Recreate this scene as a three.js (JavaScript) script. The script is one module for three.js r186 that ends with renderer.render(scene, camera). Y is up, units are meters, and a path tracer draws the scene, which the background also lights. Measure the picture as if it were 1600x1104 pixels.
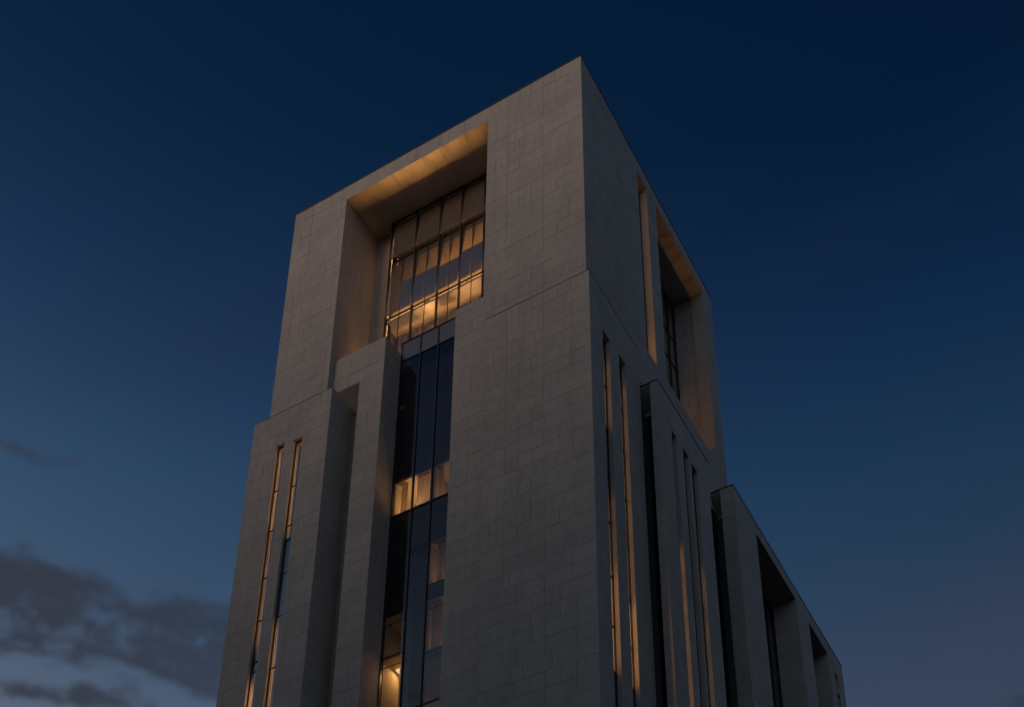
import * as THREE from 'three';
import { mergeGeometries } from 'three/addons/utils/BufferGeometryUtils.js';
import { RectAreaLightUniformsLib } from 'three/addons/lights/RectAreaLightUniformsLib.js';
import { Brush, Evaluator, SUBTRACTION } from 'three-bvh-csg';
RectAreaLightUniformsLib.init();

// ------------------------------------------------------------------ camera, sky, sun, exposure
const H = 101.1;                                   // roof height of the tower above the ground, metres
const scene = new THREE.Scene();
const renderer = new THREE.WebGLRenderer({ antialias: true });
renderer.toneMapping = THREE.LinearToneMapping;
renderer.toneMappingExposure = 1;
renderer.shadowMap.enabled = true;
renderer.setSize(1024, 706);

// a tall frame of which the upper part is kept (a shifted lens): axis at row 1405.86 of 1104 rows, focal length 2301.8 rows
const FULL_H = 2 * 1405.86, F_PX = 2301.79;
const camera = new THREE.PerspectiveCamera(2 * Math.atan(1405.86 / F_PX) * 180 / Math.PI, 1600 / FULL_H, 0.1, 6000);
camera.position.set(25.385, H - 99.399, 51.469);
{
  const yaw = -0.529545, pitch = 0.527701, roll = 0.009639;
  const f = new THREE.Vector3(Math.sin(yaw) * Math.cos(pitch), Math.sin(pitch), -Math.cos(yaw) * Math.cos(pitch));
  const r = new THREE.Vector3(Math.cos(yaw), 0, Math.sin(yaw)), u = new THREE.Vector3().crossVectors(r, f);
  const r2 = r.clone().multiplyScalar(Math.cos(roll)).addScaledVector(u, Math.sin(roll));
  const u2 = u.clone().multiplyScalar(Math.cos(roll)).addScaledVector(r, -Math.sin(roll));
  camera.quaternion.setFromRotationMatrix(new THREE.Matrix4().makeBasis(r2, u2, f.clone().negate()));
}
camera.setViewOffset(1600, FULL_H, 0, 0, 1600, 1104);
camera.updateMatrixWorld(true);
camera.updateProjectionMatrix();

function rng(seed) { let s = seed >>> 0; return () => { s = (s + 0x6d2b79f5) | 0; let t = Math.imul(s ^ (s >>> 15), 1 | s); t = (t + Math.imul(t ^ (t >>> 7), 61 | t)) ^ t; return ((t ^ (t >>> 14)) >>> 0) / 4294967296; }; }
function hash3(x, y, z) { let h = Math.imul(x, 374761393) ^ Math.imul(y, 668265263) ^ Math.imul(z, 2147483647 ^ 0x5bd1e995); h = Math.imul(h ^ (h >>> 13), 1274126177); return ((h ^ (h >>> 16)) >>> 0) / 4294967296; }
function noise3(x, y, z) {
  const xi = Math.floor(x), yi = Math.floor(y), zi = Math.floor(z), s = (t) => t * t * t * (t * (t * 6 - 15) + 10);
  const u = s(x - xi), v = s(y - yi), w = s(z - zi), l = (a, b, t) => a + (b - a) * t;
  const h = (a, b, c) => hash3(xi + a, yi + b, zi + c);
  return l(l(l(h(0, 0, 0), h(1, 0, 0), u), l(h(0, 1, 0), h(1, 1, 0), u), v), l(l(h(0, 0, 1), h(1, 0, 1), u), l(h(0, 1, 1), h(1, 1, 1), u), v), w);
}
function fbm(x, y, z, n = 5, gain = 0.52) { let a = 0.5, s = 0, t = 0; for (let i = 0; i < n; i++) { s += a * noise3(x, y, z); t += a; x = x * 2.03 + 17.1; y = y * 2.03 + 5.7; z = z * 2.03 + 9.2; a *= gain; } return s / t; }
const smooth = (a, b, x) => { const t = Math.min(1, Math.max(0, (x - a) / (b - a))); return t * t * (3 - 2 * t); };

// dusk sky: deep blue overhead, paler towards the horizon and towards the side where the sun went down (beyond +z, a little to -x)
const SUN_AZ = 172;                                // degrees from -z towards -x
{
  const W = 2048, Hh = 1024, data = new Float32Array(W * Hh * 4);
  const near = [[-10, [0.06, 0.095, 0.17]], [0, [0.06, 0.095, 0.17]], [12, [0.065, 0.1, 0.178]], [25, [0.085, 0.122, 0.195]], [35, [0.112, 0.143, 0.204]], [40, [0.053, 0.094, 0.165]], [45, [0.029, 0.066, 0.13]], [50, [0.0125, 0.037, 0.092]], [57, [0.0027, 0.0175, 0.051]], [70, [0.0012, 0.0085, 0.034]], [90, [0.001, 0.007, 0.030]]];
  const far = [[-10, [0.05, 0.066, 0.118]], [0, [0.05, 0.066, 0.118]], [12, [0.046, 0.064, 0.118]], [25, [0.044, 0.063, 0.112]], [35, [0.038, 0.058, 0.105]], [40, [0.021, 0.045, 0.09]], [45, [0.0105, 0.035, 0.08]], [50, [0.0045, 0.0215, 0.063]], [57, [0.0014, 0.0105, 0.036]], [70, [0.001, 0.008, 0.031]], [90, [0.001, 0.007, 0.030]]];
  const pick = (tab, e) => { let i = 0; while (i < tab.length - 2 && e > tab[i + 1][0]) i++; const t = Math.min(1, Math.max(0, (e - tab[i][0]) / (tab[i + 1][0] - tab[i][0]))); return [0, 1, 2].map((c) => Math.exp(Math.log(tab[i][1][c]) * (1 - t) + Math.log(tab[i + 1][1][c]) * t)); };
  const rows = [];
  for (let j = 0; j < Hh; j++) { const e = ((j + 0.5) / Hh - 0.5) * 180; rows.push([e, pick(near, e), pick(far, e)]); }
  for (let j = 0; j < Hh; j++) {
    const [e, a, b] = rows[j], ce = Math.cos(e * Math.PI / 180), se = Math.sin(e * Math.PI / 180);
    for (let i = 0; i < W; i++) {
      const phi = ((i + 0.5) / W - 0.5) * 2 * Math.PI, dx = Math.cos(phi) * ce, dz = Math.sin(phi) * ce;   // three.js: u = atan2(z, x) / 2pi + 0.5
      const az = Math.atan2(-dx, -dz) * 180 / Math.PI; let g = Math.abs(az - SUN_AZ) % 360; if (g > 180) g = 360 - g;
      const t = Math.min(1, Math.max(-1.1, (g - 114) / 56));
      const k = (j * W + i) * 4, warm = smooth(85, 5, g) * smooth(38, 4, Math.abs(e));
      for (let c = 0; c < 3; c++) {
        let L = Math.exp(Math.log(a[c]) * (1 - t) + Math.log(b[c]) * t);
        L *= 1 + warm * [1.5, 0.7, 0.2][c];
        data[k + c] = L;
      }
      // clouds: a layer at constant height, thicker towards the western (left) horizon
      if (e > 3) {
        const q = 1 / (se + 0.12), cx = dx * q, cz = dz * q;
        const west = smooth(30, 58, az) * smooth(200, 120, az);
        const low = smooth(52, 36, e), wob = 3.0 * (fbm(az * 0.16 + 3, e * 0.3, 2.2, 5) - 0.5);
        const band = (c, w) => Math.exp(-(((e + wob - c) / w) ** 2));
        const lay = 1.0 * band(39.4, 1.7) * smooth(38, 46, az) * smooth(130, 70, az) + 0.95 * band(36.1, 0.75) * smooth(42, 51, az) + 0.6 * band(44.2, 0.5) * smooth(49, 53, az) + 0.6 * band(37.7, 0.45) * smooth(42, 46, az) + 0.7 * band(32, 1.6) * smooth(25, 55, az) + 0.75 * band(28, 2.2) + 0.75 * band(35.3, 0.9) * smooth(11, 6, az);
        const n = fbm(az * 0.42 + 11.3 + 1.2 * fbm(az * 0.5, e * 0.9, 6.1, 3), e * 1.7 + 3.1 + 0.9 * wob, 4.7, 8, 0.63);
        const cover = smooth(0.36, 0.84, lay * (0.02 + 1.75 * n) + 0.2 * (n - 0.5) * low * west) * (0.45 + 0.55 * west);
        const thin = smooth(0.42, 0.72, fbm(cx * 1.3 + 31, cz * 3.4 + 7, 8.8, 5)) * 0.6 * smooth(64, 42, e);
        const dark = [0.034, 0.038, 0.054], haze = [0.053, 0.056, 0.085];
        for (let c = 0; c < 3; c++) { let L = data[k + c]; L += (haze[c] * (0.4 + 0.6 * low) - L) * thin * 0.6; L += (dark[c] * (0.55 + 0.45 * west) - L) * cover * 0.92; data[k + c] = L; }
      }
      data[k + 3] = 1;
    }
  }
  const tex = new THREE.DataTexture(data, W, Hh, THREE.RGBAFormat, THREE.FloatType);
  tex.mapping = THREE.EquirectangularReflectionMapping; tex.magFilter = THREE.LinearFilter; tex.minFilter = THREE.LinearFilter; tex.needsUpdate = true;
  scene.background = tex; scene.environment = tex;
}
// last warm light from the western horizon
const sun = new THREE.DirectionalLight(new THREE.Color(1, 0.7, 0.525), 0.71);
sun.position.set(-80, 62, 222).add(new THREE.Vector3(0, 60, 0));
sun.target.position.set(0, 60, 0);
sun.castShadow = true; sun.shadow.radius = 45; sun.shadow.mapSize.set(2048, 2048);
Object.assign(sun.shadow.camera, { left: -80, right: 80, top: 80, bottom: -80, near: 1, far: 600 });
scene.add(sun, sun.target);

// ------------------------------------------------------------------ helpers
const rnd = rng(20240611);
function tag(o, label, category, group, kind) { if (label) o.userData.label = label; if (category) o.userData.category = category; if (group) o.userData.group = group; if (kind) o.userData.kind = kind; return o; }
function metreUV(g, ou = 0, ov = 0) {
  const p = g.attributes.position, n = g.attributes.normal, uv = new Float32Array(p.count * 2);
  for (let i = 0; i < p.count; i++) {
    const ax = Math.abs(n.getX(i)), ay = Math.abs(n.getY(i)), az = Math.abs(n.getZ(i));
    const [a, b] = ax > ay && ax > az ? [p.getZ(i), p.getY(i)] : ay > az ? [p.getX(i), p.getZ(i)] : [p.getX(i), p.getY(i)];
    uv[2 * i] = a + ou; uv[2 * i + 1] = b + ov;
  }
  g.setAttribute('uv', new THREE.BufferAttribute(uv, 2));
  return g;
}
// all numbers below: x from the near corner (negative to the left), y from the roof (negative down), z from the front face (negative backwards)
function bx(x0, x1, y0, y1, z0, z1) {
  const g = new THREE.BoxGeometry(Math.abs(x1 - x0), Math.abs(y1 - y0), Math.abs(z1 - z0));
  g.translate((x0 + x1) / 2, (y0 + y1) / 2 + H, (z0 + z1) / 2);
  return metreUV(g);
}
function obj(name, geos, mat, parent) {
  const m = new THREE.Mesh(Array.isArray(geos) ? (geos.length > 1 ? mergeGeometries(geos) : geos[0]) : geos, mat);
  m.name = name; m.castShadow = m.receiveShadow = true; parent.add(m); return m;
}
function tex2d(n, fn, srgb = false) {
  const d = new Uint8Array(n * n * 4);
  for (let j = 0; j < n; j++) for (let i = 0; i < n; i++) { const c = fn(i / n, j / n), k = (j * n + i) * 4; for (let q = 0; q < 3; q++) d[k + q] = Math.max(0, Math.min(255, Math.round(255 * (c.length ? c[q] : c)))); d[k + 3] = 255; }
  const t = new THREE.DataTexture(d, n, n); t.wrapS = t.wrapT = THREE.RepeatWrapping; t.magFilter = THREE.LinearFilter; t.minFilter = THREE.LinearMipmapLinearFilter; t.generateMipmaps = true;
  if (srgb) t.colorSpace = THREE.SRGBColorSpace; t.needsUpdate = true; return t;
}
// periodic noise for tiling textures
function pnoise(u, v, fu, fv, seed) {
  const x = u * fu, y = v * fv, xi = Math.floor(x), yi = Math.floor(y), s = (t) => t * t * (3 - 2 * t), a = s(x - xi), b = s(y - yi);
  const h = (i, j) => hash3(((xi + i) % fu + fu) % fu, ((yi + j) % fv + fv) % fv, seed);
  return (h(0, 0) * (1 - a) + h(1, 0) * a) * (1 - b) + (h(0, 1) * (1 - a) + h(1, 1) * a) * b;
}
const stoneTone = (u, v) => {                      // one tile covers 20 m: clouding, rain streaks, small pits
  const blotch = 0.4 * pnoise(u, v, 6, 4, 1) + 0.35 * pnoise(u, v, 17, 11, 2) + 0.25 * pnoise(u, v, 47, 37, 3);
  const streak = 0.5 * pnoise(u, v, 110, 5, 4) + 0.5 * pnoise(u, v, 330, 14, 5), grain = pnoise(u, v, 900, 700, 6), pit = pnoise(u, v, 260, 240, 11);
  return 0.78 + 0.22 * (blotch - 0.5) + 0.17 * (streak - 0.5) + 0.10 * (grain - 0.5) - (pit > 0.9 ? 0.1 : 0);
};
const stoneMap = tex2d(2048, stoneTone, false); stoneMap.repeat.set(1 / 20, 1 / 20);
const stoneBump = tex2d(512, (u, v) => 0.5 * pnoise(u, v, 200, 200, 8) + 0.3 * pnoise(u, v, 60, 60, 9) + 0.2 * pnoise(u, v, 120, 6, 10)); stoneBump.repeat.set(1 / 3, 1 / 3);

const M = {
  stone: new THREE.MeshStandardMaterial({ vertexColors: true, map: stoneMap, bumpMap: stoneBump, bumpScale: 0.004, roughness: 0.82 }),
  backing: new THREE.MeshStandardMaterial({ color: new THREE.Color(0.47, 0.415, 0.345), map: stoneMap, roughness: 0.9 }),
  plain: new THREE.MeshStandardMaterial({ color: new THREE.Color(0.40, 0.37, 0.33), map: stoneMap, roughness: 0.85 }),
  coping: new THREE.MeshStandardMaterial({ color: new THREE.Color(0.07, 0.065, 0.06), roughness: 0.45, metalness: 0.6 }),
  frame: new THREE.MeshStandardMaterial({ color: new THREE.Color(0.035, 0.032, 0.03), roughness: 0.4, metalness: 0.5 }),
  mirror: new THREE.MeshPhysicalMaterial({ color: new THREE.Color(0.68, 0.56, 0.46), metalness: 0.8, roughness: 0.025, transmission: 1, thickness: 0, ior: 1.6 }),
  tinted: new THREE.MeshPhysicalMaterial({ color: new THREE.Color(0.5, 0.53, 0.56), metalness: 0, roughness: 0, transmission: 1, thickness: 0, ior: 1.6 }),
  clear: new THREE.MeshPhysicalMaterial({ color: new THREE.Color(0.9, 0.9, 0.88), metalness: 0, roughness: 0.0, transmission: 1, thickness: 0, ior: 1.6 }),
  spandrel: new THREE.MeshPhysicalMaterial({ color: new THREE.Color(0.16, 0.16, 0.17), metalness: 0.35, roughness: 0.3 }),
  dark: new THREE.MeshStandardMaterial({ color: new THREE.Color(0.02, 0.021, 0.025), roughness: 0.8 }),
  room: new THREE.MeshStandardMaterial({ color: new THREE.Color(0.5, 0.46, 0.4), roughness: 0.9 }),
  curtain: new THREE.MeshPhysicalMaterial({ color: new THREE.Color(0.6, 0.52, 0.42), roughness: 1, transmission: 0.35, thickness: 0 }),
  lamp: new THREE.MeshStandardMaterial({ color: 0xffffff, emissive: new THREE.Color(1, 0.52, 0.2), emissiveIntensity: 2.0 }),
};
const WARM = new THREE.Color(1, 0.475, 0.15);
function paint(g, c) { const n = g.attributes.position.count, a = new Float32Array(n * 3); for (let i = 0; i < n; i++) { a[3 * i] = c[0]; a[3 * i + 1] = c[1]; a[3 * i + 2] = c[2]; } g.setAttribute('color', new THREE.BufferAttribute(a, 3)); return g; }

// ------------------------------------------------------------------ ground
const ground = obj('ground', [bx(-1500, 1500, -H - 0.6, -H, -1500, 1500)], new THREE.MeshStandardMaterial({ color: new THREE.Color(0.12, 0.115, 0.11), map: stoneMap, roughness: 0.9 }), scene);
tag(ground, 'dark paved ground around the foot of the stone tower', null, null, 'structure');

// ------------------------------------------------------------------ the building
const building = new THREE.Group(); building.name = 'stone_building'; scene.add(building);
tag(building, 'tall pale stone-clad building with stepped blocks, slot windows and a lit glass recess', 'building');
const T = 0.05;                                    // panel thickness: the masonry core stands this far behind the faces
const BOT = -H, LOW = -58;                         // panels are laid one by one down to LOW, below the frame in slabs

// core and attached blocks, with every recess cut out of them
const cutters = (list) => list.map((c) => bx(...c));
function carve(box, cuts) {
  const ev = new Evaluator(); ev.useGroups = false; ev.attributes = ['position', 'normal', 'uv'];
  let a = new Brush(bx(...box)); a.updateMatrixWorld();
  for (const c of cuts) { const b = new Brush(bx(...c)); b.updateMatrixWorld(); a = ev.evaluate(a, b, SUBTRACTION); }
  return metreUV(a.geometry);
}
const slits = {                                     // span along the face, top, sills, upright strip lamps [from, to, strength] added unseen beside the inner jamb for an even glow
  F: [{ a: -22.62, b: -21.9, top: -25.5, sills: [-43.4], addedStrips: [[-33.0, -25.62, 16], [-42, -33.6, 9], [-57, -45, 34]] }, { a: -21.19, b: -20.42, top: -25.75, sills: [-34.3], addedStrips: [[-33.8, -25.87, 14], [-47, -41, 14], [-57, -47.5, 36]] }],
  L: [{ a: 1.27, b: 2.25, top: -26.35, sills: [-33.9, -51.5, -54.6], addedStrips: [[-33.6, -28.2, 13], [-51.2, -44.5, 34], [-44.5, -39, 8]] }, { a: 3.45, b: 4.4, top: -26.2, sills: [-51.1], addedStrips: [[-50.8, -45.5, 46], [-46.2, -36, 15], [-36, -28, 10]] }],
  B: [{ a: 8.14, b: 8.9, top: -28.8, sills: [], addedStrips: [[-54, -38, 11]] }, { a: 9.85, b: 10.75, top: -28.75, sills: [-44], addedStrips: [[-57, -50, 4]] }, { a: 11.11, b: 12.11, top: -28.85, sills: [], addedStrips: [[-50, -37, 8]] }],
  U: [{ a: 8.6, b: 10.15, top: -1.49, bottom: -20.2, sills: [], addedStrips: [[-19.9, -2.2, 20], [-19.9, -16.5, 26]] }],
};
const DEEP = 1.3;
for (const k in slits) for (const s of slits[k]) s.deep = k === 'F' ? 0.68 : DEEP;
const core = carve([-24 + T, -T, BOT, -0.02, -21.95, -T], [
  [-19.24 - T, -7.25 + T, BOT - 1, -1.56 + T, -3.95, 1],                       // front recess and glass strip, full height
  [-17.6, -8.2, BOT - 1, -1.2, -8.5, -3.9],                                 // rooms behind the glass
  [-2.65, 1, -19.95, -1.34 + T, -20.16 - T, -11.7 + T], [-2.65, -1, -19.9, -1.34 + T, -20.4, -13],   // side recess
  [-7, -2.6, -22, -1.4, -20.1, -12.3],                                      // room behind the side glass
  ...slits.U.map((s) => [-DEEP, 1, s.bottom, s.top, -s.b, -s.a]),
  ...slits.L.map((s) => [0.32 - DEEP, 1, BOT - 1, s.top, -s.b, -s.a]),
  ...slits.F.map((s) => [s.a, s.b, BOT - 1, s.top, 0.52 - DEEP, 1]),
]);
obj('wall', core, M.backing, building);
obj('wall', carve([-6.8, 0.32 - T, BOT, -22.86, -6.42, 0.32 - T], slits.L.map((s) => [0.32 - DEEP, 1, BOT - 1, s.top, -s.b, -s.a])), M.backing, building);
obj('wall', carve([-24.78 + T, -18.37 - T, BOT, -22.43, -3.4, 0.52 - T], slits.F.map((s) => [s.a, s.b, BOT - 1, s.top, 0.52 - DEEP, 1])), M.backing, building);
obj('wall', bx(-19.24, -16.95, BOT, -21.6, -2.3, -1.9 - T), M.backing, building);
obj('wall', [bx(-16.95 + T, -15.06 - T, BOT, -18.42, -2.35, -0.48 - T), bx(-19.2, -16.95 + T, -21.7 + T, -18.42, -2.35, -0.48 - T)], M.backing, building);
obj('wall', [bx(-9.3 + T, -7.25 + T, BOT, -20.07, -3.2, -T)], M.backing, building);
obj('wall', [carve([-0.2, 1.5 - T, BOT, -26.22, -14, -7.6], slits.B.map((s) => [1.5 - DEEP, 2, BOT - 1, s.top, -s.b, -s.a])), bx(0.97 + T, 1.5 - T, BOT, -26.22, -7.6, -6.39 - T)], M.backing, building);
obj('wall', [carve([-22, 1.63 - T, BOT, -24.52, -40.41, -19.5], [[-0.3, 2, BOT - 1, -25.55, -30 - T, -22.3 + T], [0.2, 2, BOT - 1, -25.75, -36.8 - T, -32.7 + T],
  ...[-26.6, -28.5, -30.4, -32.3, -34.2, -36.1].map((y) => [1.1, 2, y - 1.3, y, -38.95, -38.15])]), bx(0.67 + T, 1.63 - T, BOT, -24.52, -19.5, -18.31 - T)], M.backing, building);

const TONES = [[0.414, 0.364, 0.305], [0.422, 0.370, 0.309], [0.408, 0.358, 0.300], [0.420, 0.364, 0.309], [0.412, 0.366, 0.305], [0.404, 0.352, 0.294]];
function wedge(x0, x1, y0, y1, yBack, z0, z1) {      // lintel, underside sloped to catch front light: front edge at y0..y1, the underside drops to yBack at z1
  const sh = new THREE.Shape([new THREE.Vector2(-z0, y0), new THREE.Vector2(-z1, yBack), new THREE.Vector2(-z1, y1), new THREE.Vector2(-z0, y1)]);
  const g = new THREE.ExtrudeGeometry(sh, { depth: x1 - x0, bevelEnabled: false });
  g.rotateY(Math.PI / 2); g.translate(x0, H, 0);
  return paint(metreUV(g.toNonIndexed ? g : g), TONES[2].map((x) => x / 0.78));
}
// stone panels -----------------------------------------------------------------------------------
obj('lintel', wedge(0, 0.97, -26.3, -26.22, -27.7, -6.44, -8.2), M.stone, building);
obj('lintel', wedge(0, 0.67, -24.6, -24.52, -26.0, -18.36, -20), M.stone, building);
obj('lintel', wedge(-19.24, -16.95, -21.72, -21.65, -22.8, -0.5, -1.9), M.stone, building);
const panels = [];                                  // { g, area }
const COURSE = 1.08, V0 = -22.84;
const pv = new THREE.Vector3();
function screenArea(c) { const q = c.map(([x, y, z]) => { pv.set(x, y + H, z).project(camera); return [pv.x * 800, pv.y * 552]; }); let a = 0; for (let i = 0; i < 4; i++) { const [p, r] = [q[i], q[(i + 1) % 4]]; a += p[0] * r[1] - r[0] * p[1]; } const out = q.every((p) => Math.abs(p[0]) > 800 || Math.abs(p[1]) > 552); return out ? 0 : Math.abs(a) / 2; }
const AX = {                                        // face -> box and corners; u along the face, n outwards
  F: (c, s) => ({ box: (u0, u1, v0, v1, n0, n1) => bx(u0, u1, v0, v1, c + n0, c + n1), pt: (u, v) => [u, v, c] }),
  R: (c, s) => ({ box: (u0, u1, v0, v1, n0, n1) => bx(c + n0 * s, c + n1 * s, v0, v1, -u0, -u1), pt: (u, v) => [c, v, -u] }),
  S: (c, s) => ({ box: (u0, u1, v0, v1, n0, n1) => bx(u0, u1, c + n0 * s, c + n1 * s, -v0, -v1), pt: (u, v) => [u, c, -v] }),
};
function clad(face, c, u0, u1, v0, v1, holes = [], { s = 1, hide = 1, joint = 0.017, widths = null, course = COURSE, ref = V0, seed = 1, rows = null } = {}) {
  const ax = AX[face](c, s), R = rng(seed * 7919 + 13);
  const lines = [];
  if (rows) lines.push(...rows); else { const k0 = Math.ceil((v0 - ref) / course - 1e-6), k1 = Math.floor((v1 - ref) / course + 1e-6); for (let k = k0; k <= k1; k++) { const y = ref + k * course; if (y > v0 + 0.2 && y < v1 - 0.2) lines.push(y); } }
  const ys = [v0, ...lines, v1];
  // upright joints stand on a common grid, some of them running through many courses
  const grid = []; if (!widths) for (let u = u0 + 0.45 + R() * 0.4, k = 0; u < u1 - 0.3; u += 0.84 + 0.1 * R(), k++) grid.push([u, k % 3 === 1 ? 0.9 : 0.2 + 0.3 * R()]);
  for (let i = 0; i < ys.length - 1; i++) {
    const cuts = [];
    if (widths) { let u = u0; while (u < u1) { cuts.push(u); u += widths[Math.floor(R() * widths.length)]; } } else { const shift = R() < 0.05 ? 0.42 : 0; for (const [u, p] of grid) if (R() < p) cuts.push(u + shift); }
    const inner = [ys[i], ...holes.flatMap((h) => [h[2], h[3]]).filter((y) => y > ys[i] + 0.02 && y < ys[i + 1] - 0.02).sort((a, b) => a - b), ys[i + 1]];
    for (let k = 0; k < inner.length - 1; k++) {
      const b0 = inner[k], b1 = inner[k + 1], mid = (b0 + b1) / 2;
      let spans = [[u0, u1]];
      for (const h of holes) if (mid > h[2] && mid < h[3]) spans = spans.flatMap(([a, b]) => [[a, Math.min(b, h[0])], [Math.max(a, h[1]), b]].filter(([p, q]) => q - p > 0.01));
      for (const [a, b] of spans) {
        const edges = [a, ...cuts.filter((q) => q > a + 0.35 && q < b - 0.35), b];
        for (let e = 0; e < edges.length - 1; e++) {
          const j0 = edges[e] === a ? 0 : joint / 2, j1 = edges[e + 1] === b ? 0 : joint / 2;
          const p0 = edges[e] + j0, p1 = edges[e + 1] - j1, q0 = b0 + (b0 === v0 || k > 0 ? 0.001 : joint / 2), q1 = b1 - (b1 === v1 || k < inner.length - 2 ? 0.001 : joint / 2);
          const g = ax.box(p0, p1, q0, q1, -T - 0.012, (R() - 0.5) * 0.008);
          metreUV(g, (R() - 0.5) * 0.5, (R() - 0.5) * 0.5);
          const t = TONES[Math.floor(R() * TONES.length)], m = 0.97 + 0.06 * R();
          paint(g, t.map((x) => x * m / 0.78));
          panels.push({ g, area: hide * screenArea([ax.pt(p0, q0), ax.pt(p1, q0), ax.pt(p1, q1), ax.pt(p0, q1)]) });
        }
      }
    }
  }
  if (v0 <= LOW + 0.01 && face !== 'S') {           // below the frame: plain slabs to the ground
    let spans = [[u0, u1]];
    for (const h of holes) if (h[2] < LOW) spans = spans.flatMap(([a, b]) => [[a, Math.min(b, h[0])], [Math.max(a, h[1]), b]].filter(([p, q]) => q - p > 0.01));
    for (const [a, b] of spans) panels.push({ g: paint(ax.box(a, b, BOT, LOW - 0.02, -T - 0.012, 0), TONES[0].map((x) => x / 0.78)), area: 0 });
  }
}
const hole = (s, bottom = BOT) => [s.a, s.b, s.bottom ?? bottom, s.top];
// front
clad('F', 0, -7.25, 0, -22.84, 0, [], { seed: 1 });
clad('F', 0, -19.24, -7.25, -1.56, 0, [], { seed: 2, widths: [2.0, 2.0, 1.95, 2.05], rows: [] });
clad('F', 0, -24, -19.24, -22.43, 0, [], { seed: 3 });
clad('F', 0, -9.3, -6.8 + 0.0, LOW, -20.05, [[-7.25, -6.7, -22.84, -20]], { seed: 4, widths: [1.3, 1.3, 2.5] });
clad('F', 0.32, -6.8, 0.32, LOW, -22.84, [], { seed: 5 });
clad('F', 0.52, -24.78, -18.37, LOW, -22.41, slits.F.map((s) => hole(s)), { seed: 6, ref: -22.41 });
clad('F', -0.48, -19.24, -15.06, LOW, -18.4, [[-19.3, -16.95, BOT - 1, -21.7]], { seed: 7, ref: -18.4 });
// right-hand returns on the front
clad('R', -15.06, 0.48, 2.3, LOW, -18.4, [], { seed: 8, ref: -18.4, hide: 0.9 });
clad('R', -18.37, -0.52, 1.9, LOW, -22.41, [], { seed: 9, ref: -22.41, hide: 0.6, widths: [2, 1.9] });
clad('R', -19.24, 0, 3.9, -22.4, -1.56, [], { seed: 10, widths: [1.35, 2.6], course: 2.4, ref: -1.56, hide: 0.9 });
clad('R', -9.3, 0, 3.0, LOW, -20.05, [], { s: -1, seed: 11, hide: 0 });
clad('R', -7.25, 0, 3.9, -20, -1.56, [], { s: -1, seed: 12, hide: 0 });
clad('F', -3.9, -19.24, -17.5, -22, -1.58, [], { seed: 13, course: 5, ref: -11.6 });
// right-hand side
clad('R', 0, 0, 21.95, -24.6, 0, [hole(slits.U[0]), [11.7, 20.16, -19.9, -1.34], [-1, 6.42, -30, -22.86]], { seed: 14 });
clad('R', 0, 13.9, 18.4, LOW, -24.6, [], { seed: 24, hide: 0.3 });
clad('R', 0.32, -0.32, 6.42, LOW, -22.84, slits.L.map((s) => hole(s)), { seed: 15 });
clad('R', 1.5, 6.39, 14, LOW, -26.2, slits.B.map((s) => hole(s)), { seed: 16 });
clad('R', 1.63, 18.31, 40.41, LOW, -24.5, [[22.3, 30, BOT, -25.55], [32.7, 36.8, BOT, -25.75], ...[-26.6, -28.5, -30.4, -32.3, -34.2, -36.1].map((y) => [38.15, 38.95, y - 1.3, y])], { seed: 17 });
// ends that face the front on the right-hand side
clad('F', -6.39, 0.97, 1.5, LOW, -26.2, [], { seed: 18, hide: 0.9 });
clad('F', -18.31, 0.67, 1.63, LOW, -24.5, [], { seed: 19, hide: 0.9 });
clad('F', -20.16, -1, 0, -19.9, -1.34, [], { seed: 20, widths: [1.2] });
clad('F', -20.3, -2.65, -1, -19.9, -1.34, [], { seed: 21, widths: [0.9, 0.8] });
clad('F', -30, -0.3, 1.63, LOW, -25.55, [], { seed: 22, hide: 0.9, widths: [1, 1] });
clad('F', -36.8, 0.2, 1.63, LOW, -25.75, [], { seed: 23, hide: 0.9 });
// soffits
clad('S', -1.56, -19.24, -7.25, 0, 3.3, [], { s: -1, seed: 30, widths: [2.0], rows: [], joint: 0.012 });
clad('F', -1.9, -18.37, -16.95, LOW, -21.7, [], { seed: 33, widths: [9] });
clad('S', -1.34, -2.65, 0, 11.7, 20.16, [], { s: -1, seed: 31, widths: [1.3], rows: [13.4, 15.1, 16.8, 18.5], joint: 0.012 });
panels.sort((a, b) => b.area - a.area);
panels.slice(0, 300).forEach(({ g }) => obj('stone_panel', g, M.stone, building));
obj('stone_cladding', panels.slice(300).map((p) => p.g), M.stone, building).userData.kind = 'stuff';

// copings: thin dark metal caps along the top edges
const cap = (...b) => obj('coping', bx(...b), M.coping, building);
cap(-24.03, 0.03, -0.02, 0.1, -0.5, 0.03); cap(-0.5, 0.03, -0.02, 0.1, -21.98, -0.5); cap(-24.03, -23.5, -0.02, 0.1, -21.98, -0.5); cap(-23.5, -0.5, -0.02, 0.1, -21.98, -21.5);
cap(-22.02, 1.66, -24.5, -24.4, -40.44, -19.5); cap(-0.02, 1.66, -24.5, -24.4, -19.5, -18.28);
cap(0.0, 1.53, -26.2, -26.12, -14.02, -6.36);
cap(-24.8, -18.355, -22.41, -22.385, -0.02, 0.535);
cap(-6.8, 0.35, -22.84, -22.815, -0.02, 0.34); cap(0.0, 0.34, -22.84, -22.815, -6.42, -0.02);  // dark caps added here for the shadow-gap line of the ledge
obj('roof', bx(-23.9, -0.2, -0.3, -0.015, -21.8, -0.2), M.plain, building);

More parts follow.
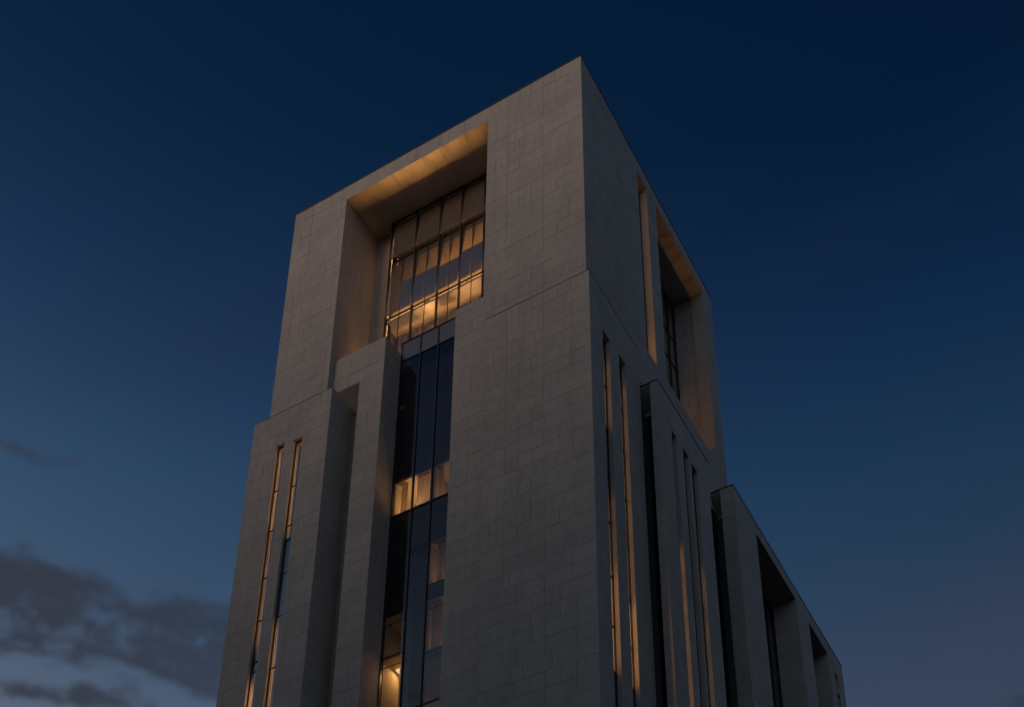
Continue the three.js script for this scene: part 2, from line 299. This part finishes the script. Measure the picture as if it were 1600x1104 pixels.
// lamps -------------------------------------------------------------------------------------------
function panelLamp(parent, x, y, z, w, d, L, dir = [0, 1, 0]) {     // flat lamp: a glowing face with a light of the same size just in front
  const dv = new THREE.Vector3(...dir), lampM = obj('lamp', new THREE.BoxGeometry(w, d, 0.04), M.lamp, parent);
  lampM.position.set(x, y + H, z); lampM.lookAt(lampM.position.clone().add(dv));
  const l = new THREE.RectAreaLight(WARM, L, w, d); l.position.set(x + dv.x * 0.03, y + H + dv.y * 0.03, z + dv.z * 0.03);
  lampM.updateMatrixWorld(true); l.quaternion.copy(lampM.quaternion).multiply(new THREE.Quaternion().setFromAxisAngle(new THREE.Vector3(0, 1, 0), Math.PI));
  parent.add(l); return lampM;
}
function spotLamp(parent, from, to, cd, half, pen = 0.35) {
  const can = obj('lamp', new THREE.CylinderGeometry(0.11, 0.09, 0.22, 16), M.frame, parent);
  const a = new THREE.Vector3(from[0], from[1] + H, from[2]), b = new THREE.Vector3(to[0], to[1] + H, to[2]), d = b.clone().sub(a).normalize();
  can.position.copy(a).addScaledVector(d, -0.16); can.quaternion.setFromUnitVectors(new THREE.Vector3(0, 1, 0), d);
  const l = new THREE.SpotLight(WARM, cd, 0, half * Math.PI / 180, pen, 2); l.position.copy(a); l.target.position.copy(b); l.shadow.radius = 2.5; l.castShadow = true;
  parent.add(l, l.target); return can;
}
function curtain(parent, x0, x1, y0, y1, z, amp = 0.05, seed = 1) {
  const n = Math.max(16, Math.round((x1 - x0) * 36)), g = new THREE.PlaneGeometry(x1 - x0, y1 - y0, n, 1), p = g.attributes.position;
  for (let i = 0; i < p.count; i++) { const u = p.getX(i); p.setZ(i, amp * Math.sin(u * 34 + 1.7 * Math.sin(u * 5 + seed)) + amp * 0.6 * Math.sin(u * 13 + seed * 2)); }
  g.translate((x0 + x1) / 2, (y0 + y1) / 2 + H, z); g.computeVertexNormals();
  return obj('curtain', g, M.curtain, parent);
}

// upper glass wall in the front recess -------------------------------------------------------------
{
  const gw = new THREE.Group(); gw.name = 'glass_wall'; building.add(gw);
  const z = -3.3, xs = [-17.4, -15.2, -13.13, -11.32, -9.42, -7.3], ys = [-22.2, -17.0, -12.3, -5.6, -1.6];
  for (let i = 0; i < 5; i++) for (let j = 0; j < 4; j++) {
    const x0 = xs[i] + 0.03, x1 = xs[i + 1] - 0.03, y0 = ys[j] + 0.03, y1 = ys[j + 1] - 0.03, tilt = (rnd() - 0.5) * 0.012, tilt2 = (rnd() - 0.5) * 0.02;
    const halves = j < 3 ? [[x0, (x0 + x1) / 2 - 0.014], [(x0 + x1) / 2 + 0.014, x1]] : [[x0, x1]];
    for (const [a, b] of halves) { const over = j > 2 ? 0.42 : 0, g = new THREE.PlaneGeometry(b - a, y1 - y0 + over); const m = obj('glass_pane', g, j > 1 ? M.mirror : M.clear, gw); m.position.set((a + b) / 2, (y0 - over + y1) / 2 + H, z); m.rotation.set(tilt - (j > 1 ? 0.07 : 0), tilt2 + (rnd() - 0.5) * 0.003, 0); }  // upper panes lean back to shape where the lit soffit reflects
  }
  xs.forEach((x, i) => obj('mullion', bx(x - 0.035, x + 0.035, -22.2, -1.57, z - 0.1, z + 0.12), M.frame, gw));
  for (let i = 0; i < 5; i++) { const xm = (xs[i] + xs[i + 1]) / 2; obj('mullion', bx(xm - 0.012, xm + 0.012, -22.2, -5.62, z - 0.06, z + 0.02), M.frame, gw); }
  [-1.62, -5.6, -12.3].forEach((y, k) => obj('transom', bx(-17.35, -7.3, y - (k === 0 ? 0.04 : 0.015), y + (k === 0 ? 0.04 : 0.015), z - 0.1, z + 0.03 + 0.02 * (k === 2)), M.frame, gw));
  obj('side_pane', bx(-17.41, -17.38, -22.2, -1.6, -3.86, z - 0.12), M.clear, gw);
  obj('back_panel', bx(-17.5, -7.3, -12.35, -1.4, -3.85, -3.75), M.room, gw);
  [-15.8, -12.4, -9.3].forEach((x) => panelLamp(gw, x, -12.1, -3.56, 2.9, 0.07, 45, [0, 1, 0]));  // unseen cove lamps added for a warm glow behind the upper panes
  // hall behind the lowest row
  const hall = new THREE.Group(); hall.name = 'lit_hall'; building.add(hall);
  obj('ceiling', bx(-17.5, -8.3, -12.6, -12.36, -5.8, -3.4), M.room, hall);
  obj('back_wall', bx(-17.5, -8.3, -22.3, -12.6, -5.8, -5.6), M.room, hall);
  obj('floor', bx(-17.5, -7.3, -22.6, -22.3, -5.8, -3.2), M.room, hall);
  obj('parapet', bx(-17.3, -9.3, -22.3, -17.35, -3.14, -3.02), M.dark, hall);
  obj('partition', bx(-10.6, -10.5, -22.3, -12.6, -5.6, -4.65), M.room, hall);
  for (const [a, b, z] of [[-17.3, -16.5, -4.7], [-15.9, -15.3, -4.72], [-14.95, -13.9, -4.75], [-13.0, -12.5, -4.7], [-12.2, -11.4, -4.72], [-9.9, -9.5, -4.8]]) curtain(hall, a, b, -22, -12.7, z, 0.06, a);
  for (let i = 0; i < 13; i++) { const x = -16.4 + i * 0.62; spotLamp(hall, [x, -21, -4.5], [x - 0.1, -1.56, -0.8], 240, 12, 0.75); }
  obj('side_panel', bx(-17.27, -17.24, -22.2, -1.6, -3.72, -3.41), M.dark, hall);  // unseen dark shield added to screen the strip lamp beside it
  panelLamp(hall, -17.32, -12, -3.55, 0.05, 18, 6, [-1, 0, 0]);  // this lamp and the next are added, unseen, to warm the recess edge
  panelLamp(hall, -17.32, -18, -3.5, 0.05, 7, 18, [-1, 0, 0]);
  for (const [x, w] of [[-15.8, 2.6], [-12.5, 2.6], [-9.6, 2]]) panelLamp(hall, x, -19.6, -4.35, w, 0.22, 27, [0, 1, 0]);
}

// lower glass strip ----------------------------------------------------------------------------------
{
  const gs = new THREE.Group(); gs.name = 'glass_strip'; building.add(gs);
  const z = -2.3, xs = [-15.02, -13.5, -12.1, -10.7, -9.34], ys = [-58, -52.6, -48.8, -45.1, -41.9, -40.0, -36.5, -33.2, -30.2, -26.5, -19.05, -17.3];
  const lit = (i, j) => (j === 7 && i < 3) || (j === 2 && i === 0) || (j === 1 && i === 0) || ([5, 3, 2, 1].includes(j) && i >= 2);
  for (let i = 0; i < 4; i++) for (let j = 0; j < ys.length - 1; j++) {
    const x0 = xs[i] + 0.02, x1 = xs[i + 1] - 0.02, y0 = ys[j] + 0.006, y1 = ys[j + 1] - 0.006;
    if (j === ys.length - 2) { obj('spandrel_panel', bx(x0, x1, y0, y1, z - 0.05, z), M.spandrel, gs); continue; }
    const m = obj('glass_pane', new THREE.PlaneGeometry(x1 - x0, y1 - y0), M.tinted, gs);
    m.position.set((x0 + x1) / 2, (y0 + y1) / 2 + H, z - 0.02); m.rotation.set((rnd() - 0.5) * 0.006, (rnd() - 0.5) * 0.006, 0);
  }
  xs.forEach((x) => obj('mullion', bx(x - 0.035, x + 0.035, -58, -17.3, z - 0.12, z + 0.07), M.frame, gs));
  ys.slice(1).forEach((y) => { const h = [-33.2, -48.8, -19.05].includes(y) ? 0.05 : 0.009; obj('transom', bx(-15.0, -9.34, y - h, y + h, z - 0.1, z + (h > 0.02 ? 0.03 : -0.025)), M.frame, gs); });
  obj('coping', bx(-15.1, -9.25, -17.3, -17.2, -3.1, z + 0.05), M.frame, gs);
  // rooms behind: dark boxes, and lit ones with a lamp and curtains
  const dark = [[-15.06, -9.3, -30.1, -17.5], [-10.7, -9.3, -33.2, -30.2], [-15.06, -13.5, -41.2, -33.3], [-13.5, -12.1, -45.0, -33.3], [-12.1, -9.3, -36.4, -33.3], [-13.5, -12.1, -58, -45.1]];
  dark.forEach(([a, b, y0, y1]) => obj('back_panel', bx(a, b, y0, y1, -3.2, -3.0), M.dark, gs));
  const roomAt = (x0, x1, y0, y1, L, curtains, up = true) => {
    const r = new THREE.Group(); r.name = 'lit_room'; building.add(r);
    obj('back_wall', bx(x0, x1, y0, y1, -4.6, -4.5), M.room, r);
    obj('ceiling', bx(x0, x1, y1 - 0.02, y1 + 0.06, -4.5, z - 0.13), M.room, r); obj('floor', bx(x0, x1, y0 - 0.06, y0 + 0.02, -4.5, z - 0.13), M.room, r);
    obj('side_panel', bx(x0 - 0.06, x0 + 0.02, y0, y1, -4.5, z - 0.13), M.room, r); obj('side_panel', bx(x1 - 0.02, x1 + 0.06, y0, y1, -4.5, z - 0.13), M.room, r);
    curtains.forEach(([a, b], k) => curtain(r, a, b, y0 + 0.03, y1 - 0.03, z - 0.42, 0.04, k + x0));
    panelLamp(r, (x0 + x1) / 2, up ? y0 + 0.1 : y1 - 0.1, -3.6, Math.min(1.0, x1 - x0 - 0.3), 0.4, L, [0, up ? 1 : -1, 0]);
  };
  roomAt(-14.98, -12.12, -33.1, -30.25, 75, [[-14.7, -14.15], [-13.45, -12.45]]);
  roomAt(-12.05, -10.75, -33.1, -30.25, 12, [[-11.9, -11.5]]);
  roomAt(-12.05, -9.4, -39.9, -36.6, 10, [[-11.7, -9.4]]);
  roomAt(-12.05, -9.4, -44.9, -41.2, 9, [[-11.9, -11.2]]);
  roomAt(-12.05, -9.4, -52.5, -45.2, 26, [[-11.95, -11.1], [-10.6, -9.6]]);
  roomAt(-14.98, -13.55, -52.5, -44.4, 34, [[-14.0, -13.6]], false);
  roomAt(-14.98, -13.52, -44.2, -41.3, 0.5, [[-14.0, -13.6]]);
}

// slot windows -----------------------------------------------------------------------------------------
function slotWindow(face, c, s, set) {
  const w = new THREE.Group(); w.name = 'slot_window'; building.add(w);
  const DEEP = s.deep, ax = AX[face](c, 1), bottom = s.bottom ?? -58, G = -set;
  // lining of the reveal, in front of and behind the glass
  for (const [a, b] of [[s.a, s.a + 0.03], [s.b - 0.03, s.b]]) { obj('jamb', paint(ax.box(a, b, bottom, s.top, -DEEP, -0.005), TONES[1].map((x) => x / 0.78)), M.stone, w); }
  obj('head', paint(ax.box(s.a + 0.03, s.b - 0.03, s.top - 0.03, s.top, -DEEP, -0.005), TONES[1].map((x) => x / 0.78)), M.stone, w);
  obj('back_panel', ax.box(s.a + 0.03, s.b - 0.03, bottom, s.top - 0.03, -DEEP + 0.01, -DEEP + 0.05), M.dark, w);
  obj('frame', [ax.box(s.a + 0.03, s.a + 0.075, bottom, s.top - 0.03, G - 0.05, G + 0.05), ax.box(s.b - 0.075, s.b - 0.03, bottom, s.top - 0.03, G - 0.05, G + 0.05), ax.box(s.a + 0.075, s.b - 0.075, s.top - 0.09, s.top - 0.03, G - 0.05, G + 0.05)], M.frame, w);
  let y = s.top - 0.09, k = 0;
  while (y > bottom + 0.3) {
    const y0 = Math.max(bottom, y - 3.9 + (k % 2) * 0.5);
    obj('glass_pane', ax.box(s.a + 0.075, s.b - 0.075, y0 + 0.03, y - 0.02, G - 0.004, G + 0.004), M.clearSlot, w);
    obj('transom', ax.box(s.a + 0.075, s.b - 0.075, y0 - 0.03, y0 + 0.03, G - 0.04, G + 0.03), M.frame, w);
    y = y0 - 0.03; k++;
  }
  for (const y of s.sills) obj('sill', ax.box(s.a + 0.03, s.b - 0.03, y - 0.12, y, -DEEP + 0.05, G + 0.05), M.frame, w);
  const near = face === 'F' ? s.b - 0.06 : s.a + 0.06, far = face === 'F' ? [-1, 0, 0] : [0, 0, -1];
  s.addedStrips.forEach(([y0, y1, L], i) => {
    const g = ax.box(near - 0.001, near + 0.001, y0, y1, G - 0.14 - 0.05 * i, G - 0.1 - 0.05 * i); g.computeBoundingBox(); const p = g.boundingBox.getCenter(new THREE.Vector3());
    panelLamp(w, p.x, p.y - H, p.z, 0.05, y1 - y0, L, far);  // unseen lamp on the near jamb, added to light the far one
  });
  return w;
}
M.clearSlot = new THREE.MeshPhysicalMaterial({ color: new THREE.Color(0.8, 0.82, 0.85), metalness: 0, roughness: 0, transmission: 1, thickness: 0, ior: 1.8 });
for (const k of ['F', 'L', 'B', 'U']) slits[k].forEach((s) => { slotWindow(k === 'F' ? 'F' : 'R', { F: 0.52, L: 0.32, B: 1.5, U: 0 }[k], s, k === 'U' ? 0.6 : k === 'F' ? 0.26 : 0.32); });

// side recess: glass, hall and lamps ---------------------------------------------------------------------
{
  const gw = new THREE.Group(); gw.name = 'glass_wall'; building.add(gw);
  const x = -2.62, zs = [-12.0, -13.75, -15.5, -17.25, -19.0, -20.3], ys = [-20, -17.0, -12.3, -8.72, -5.6, -1.4];
  for (let i = 0; i < 5; i++) for (let j = 0; j < 5; j++) {
    const m = obj('glass_pane', new THREE.PlaneGeometry(Math.abs(zs[i + 1] - zs[i]) - 0.06, ys[j + 1] - ys[j] - 0.05), j > 1 ? M.mirror : M.clear, gw);
    m.position.set(x, (ys[j] + ys[j + 1]) / 2 + H, (zs[i] + zs[i + 1]) / 2); m.rotation.y = Math.PI / 2 + (rnd() - 0.5) * 0.006;
  }
  zs.forEach((z) => obj('mullion', bx(x - 0.1, x + 0.12, -20, -1.35, z - 0.04, z + 0.04), M.frame, gw));
  [-1.42, -5.6, -8.72, -12.3].forEach((y) => obj('transom', bx(x - 0.08, x + 0.05, y - 0.04, y + 0.04, -20.3, -12), M.frame, gw));
  obj('back_panel', bx(x - 0.5, x - 0.35, -12.35, -1.3, -20.3, -11.8), M.dark, gw);
  const hall = new THREE.Group(); hall.name = 'lit_hall'; building.add(hall);
  obj('ceiling', bx(-6.5, x - 0.12, -12.6, -12.36, -20.1, -12.0), M.room, hall);
  obj('back_wall', bx(-6.6, -6.4, -21.8, -12.6, -20.1, -12.0), M.room, hall);
  obj('floor', bx(-6.5, x - 0.12, -22, -21.7, -20.1, -12.0), M.room, hall);
  for (const z of [-13.5, -15.6, -17.7, -19.2]) spotLamp(hall, [-3.75, -20.8, z], [-0.5, -1.34, z - 0.3], 60, 14, 0.9);
  panelLamp(hall, -4.6, -21.5, -16, 0.4, 6, 16, [0, 1, 0]);
}

// near-black panes added to keep the tall slots dark, and dark glazing in the side wing openings
{
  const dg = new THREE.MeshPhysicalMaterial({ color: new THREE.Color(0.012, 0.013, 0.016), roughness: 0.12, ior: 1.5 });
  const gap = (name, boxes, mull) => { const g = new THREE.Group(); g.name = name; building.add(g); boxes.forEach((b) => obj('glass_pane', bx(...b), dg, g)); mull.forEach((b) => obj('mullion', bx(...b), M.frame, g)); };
  gap('slot_dark_pane', [[0.0, 0.03, -58, -27.3, -7.58, -6.45], [0.03, 0.97, -58, -27.6, -7.59, -7.56]], [[0.0, 0.05, -58, -27.2, -7.0, -6.95]]);
  gap('slot_dark_pane', [[0.0, 0.03, -58, -25.9, -19.45, -14.05], [0.03, 0.67, -58, -25.95, -19.49, -19.46]], [[0.0, 0.05, -58, -25.9, -17.0, -16.95]]);
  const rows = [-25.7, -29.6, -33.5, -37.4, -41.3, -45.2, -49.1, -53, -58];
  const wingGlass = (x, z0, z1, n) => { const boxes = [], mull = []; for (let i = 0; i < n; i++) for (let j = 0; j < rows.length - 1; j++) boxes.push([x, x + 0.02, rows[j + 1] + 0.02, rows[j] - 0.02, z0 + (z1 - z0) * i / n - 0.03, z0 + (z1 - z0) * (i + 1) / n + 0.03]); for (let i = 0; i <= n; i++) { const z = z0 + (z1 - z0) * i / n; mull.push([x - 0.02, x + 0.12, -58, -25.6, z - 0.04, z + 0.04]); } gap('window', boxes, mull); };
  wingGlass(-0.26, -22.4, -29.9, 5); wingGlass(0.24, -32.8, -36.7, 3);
}

// ------------------------------------------------------------------ buildings across the streets, outside the frame: they shade the lower storeys
function block(name, x0, x1, z0, z1, h, label, side) {
  const b = new THREE.Group(); b.name = name; b.position.set((x0 + x1) / 2, 0, (z0 + z1) / 2); scene.add(b); tag(b, label, 'building');
  const w = x1 - x0, d = z1 - z0, y = -H, loc = (a, b2, c, d2, e, f) => bx(a, b2, c + y, d2 + y, e, f);
  obj('wall', loc(-w / 2, w / 2, 0, h, -d / 2, d / 2), M.facade, b);
  obj('roof', loc(-w / 2 - 0.4, w / 2 + 0.4, h, h + 0.8, -d / 2 - 0.4, d / 2 + 0.4), M.coping, b);
  const len = side === 'z' ? w : d, n = Math.floor(len / 7);
  for (let f = 0; f < h / 8 - 1; f++) for (let i = 0; i < n; i++) {
    const u = -len / 2 + (i + 0.5) * len / n, y0 = 4 + f * 8;
    obj('window', side === 'z' ? loc(u - 2.4, u + 2.4, y0, y0 + 4.5, -d / 2 - 0.08, -d / 2 + 0.1) : loc(-w / 2 - 0.08, -w / 2 + 0.1, y0, y0 + 4.5, u - 2.4, u + 2.4), M.frame, b);
  }
}
M.facade = new THREE.MeshStandardMaterial({ color: new THREE.Color(0.2, 0.19, 0.18), roughness: 0.9 });
block('office_block', -95, 60, 125, 150, 112, 'tall dark office slab across the street facing the stone building', 'z');
block('office_block_001', 105, 130, -90, 50, 84, 'dark office slab across the side street right of the stone building', 'x');

renderer.render(scene, camera);
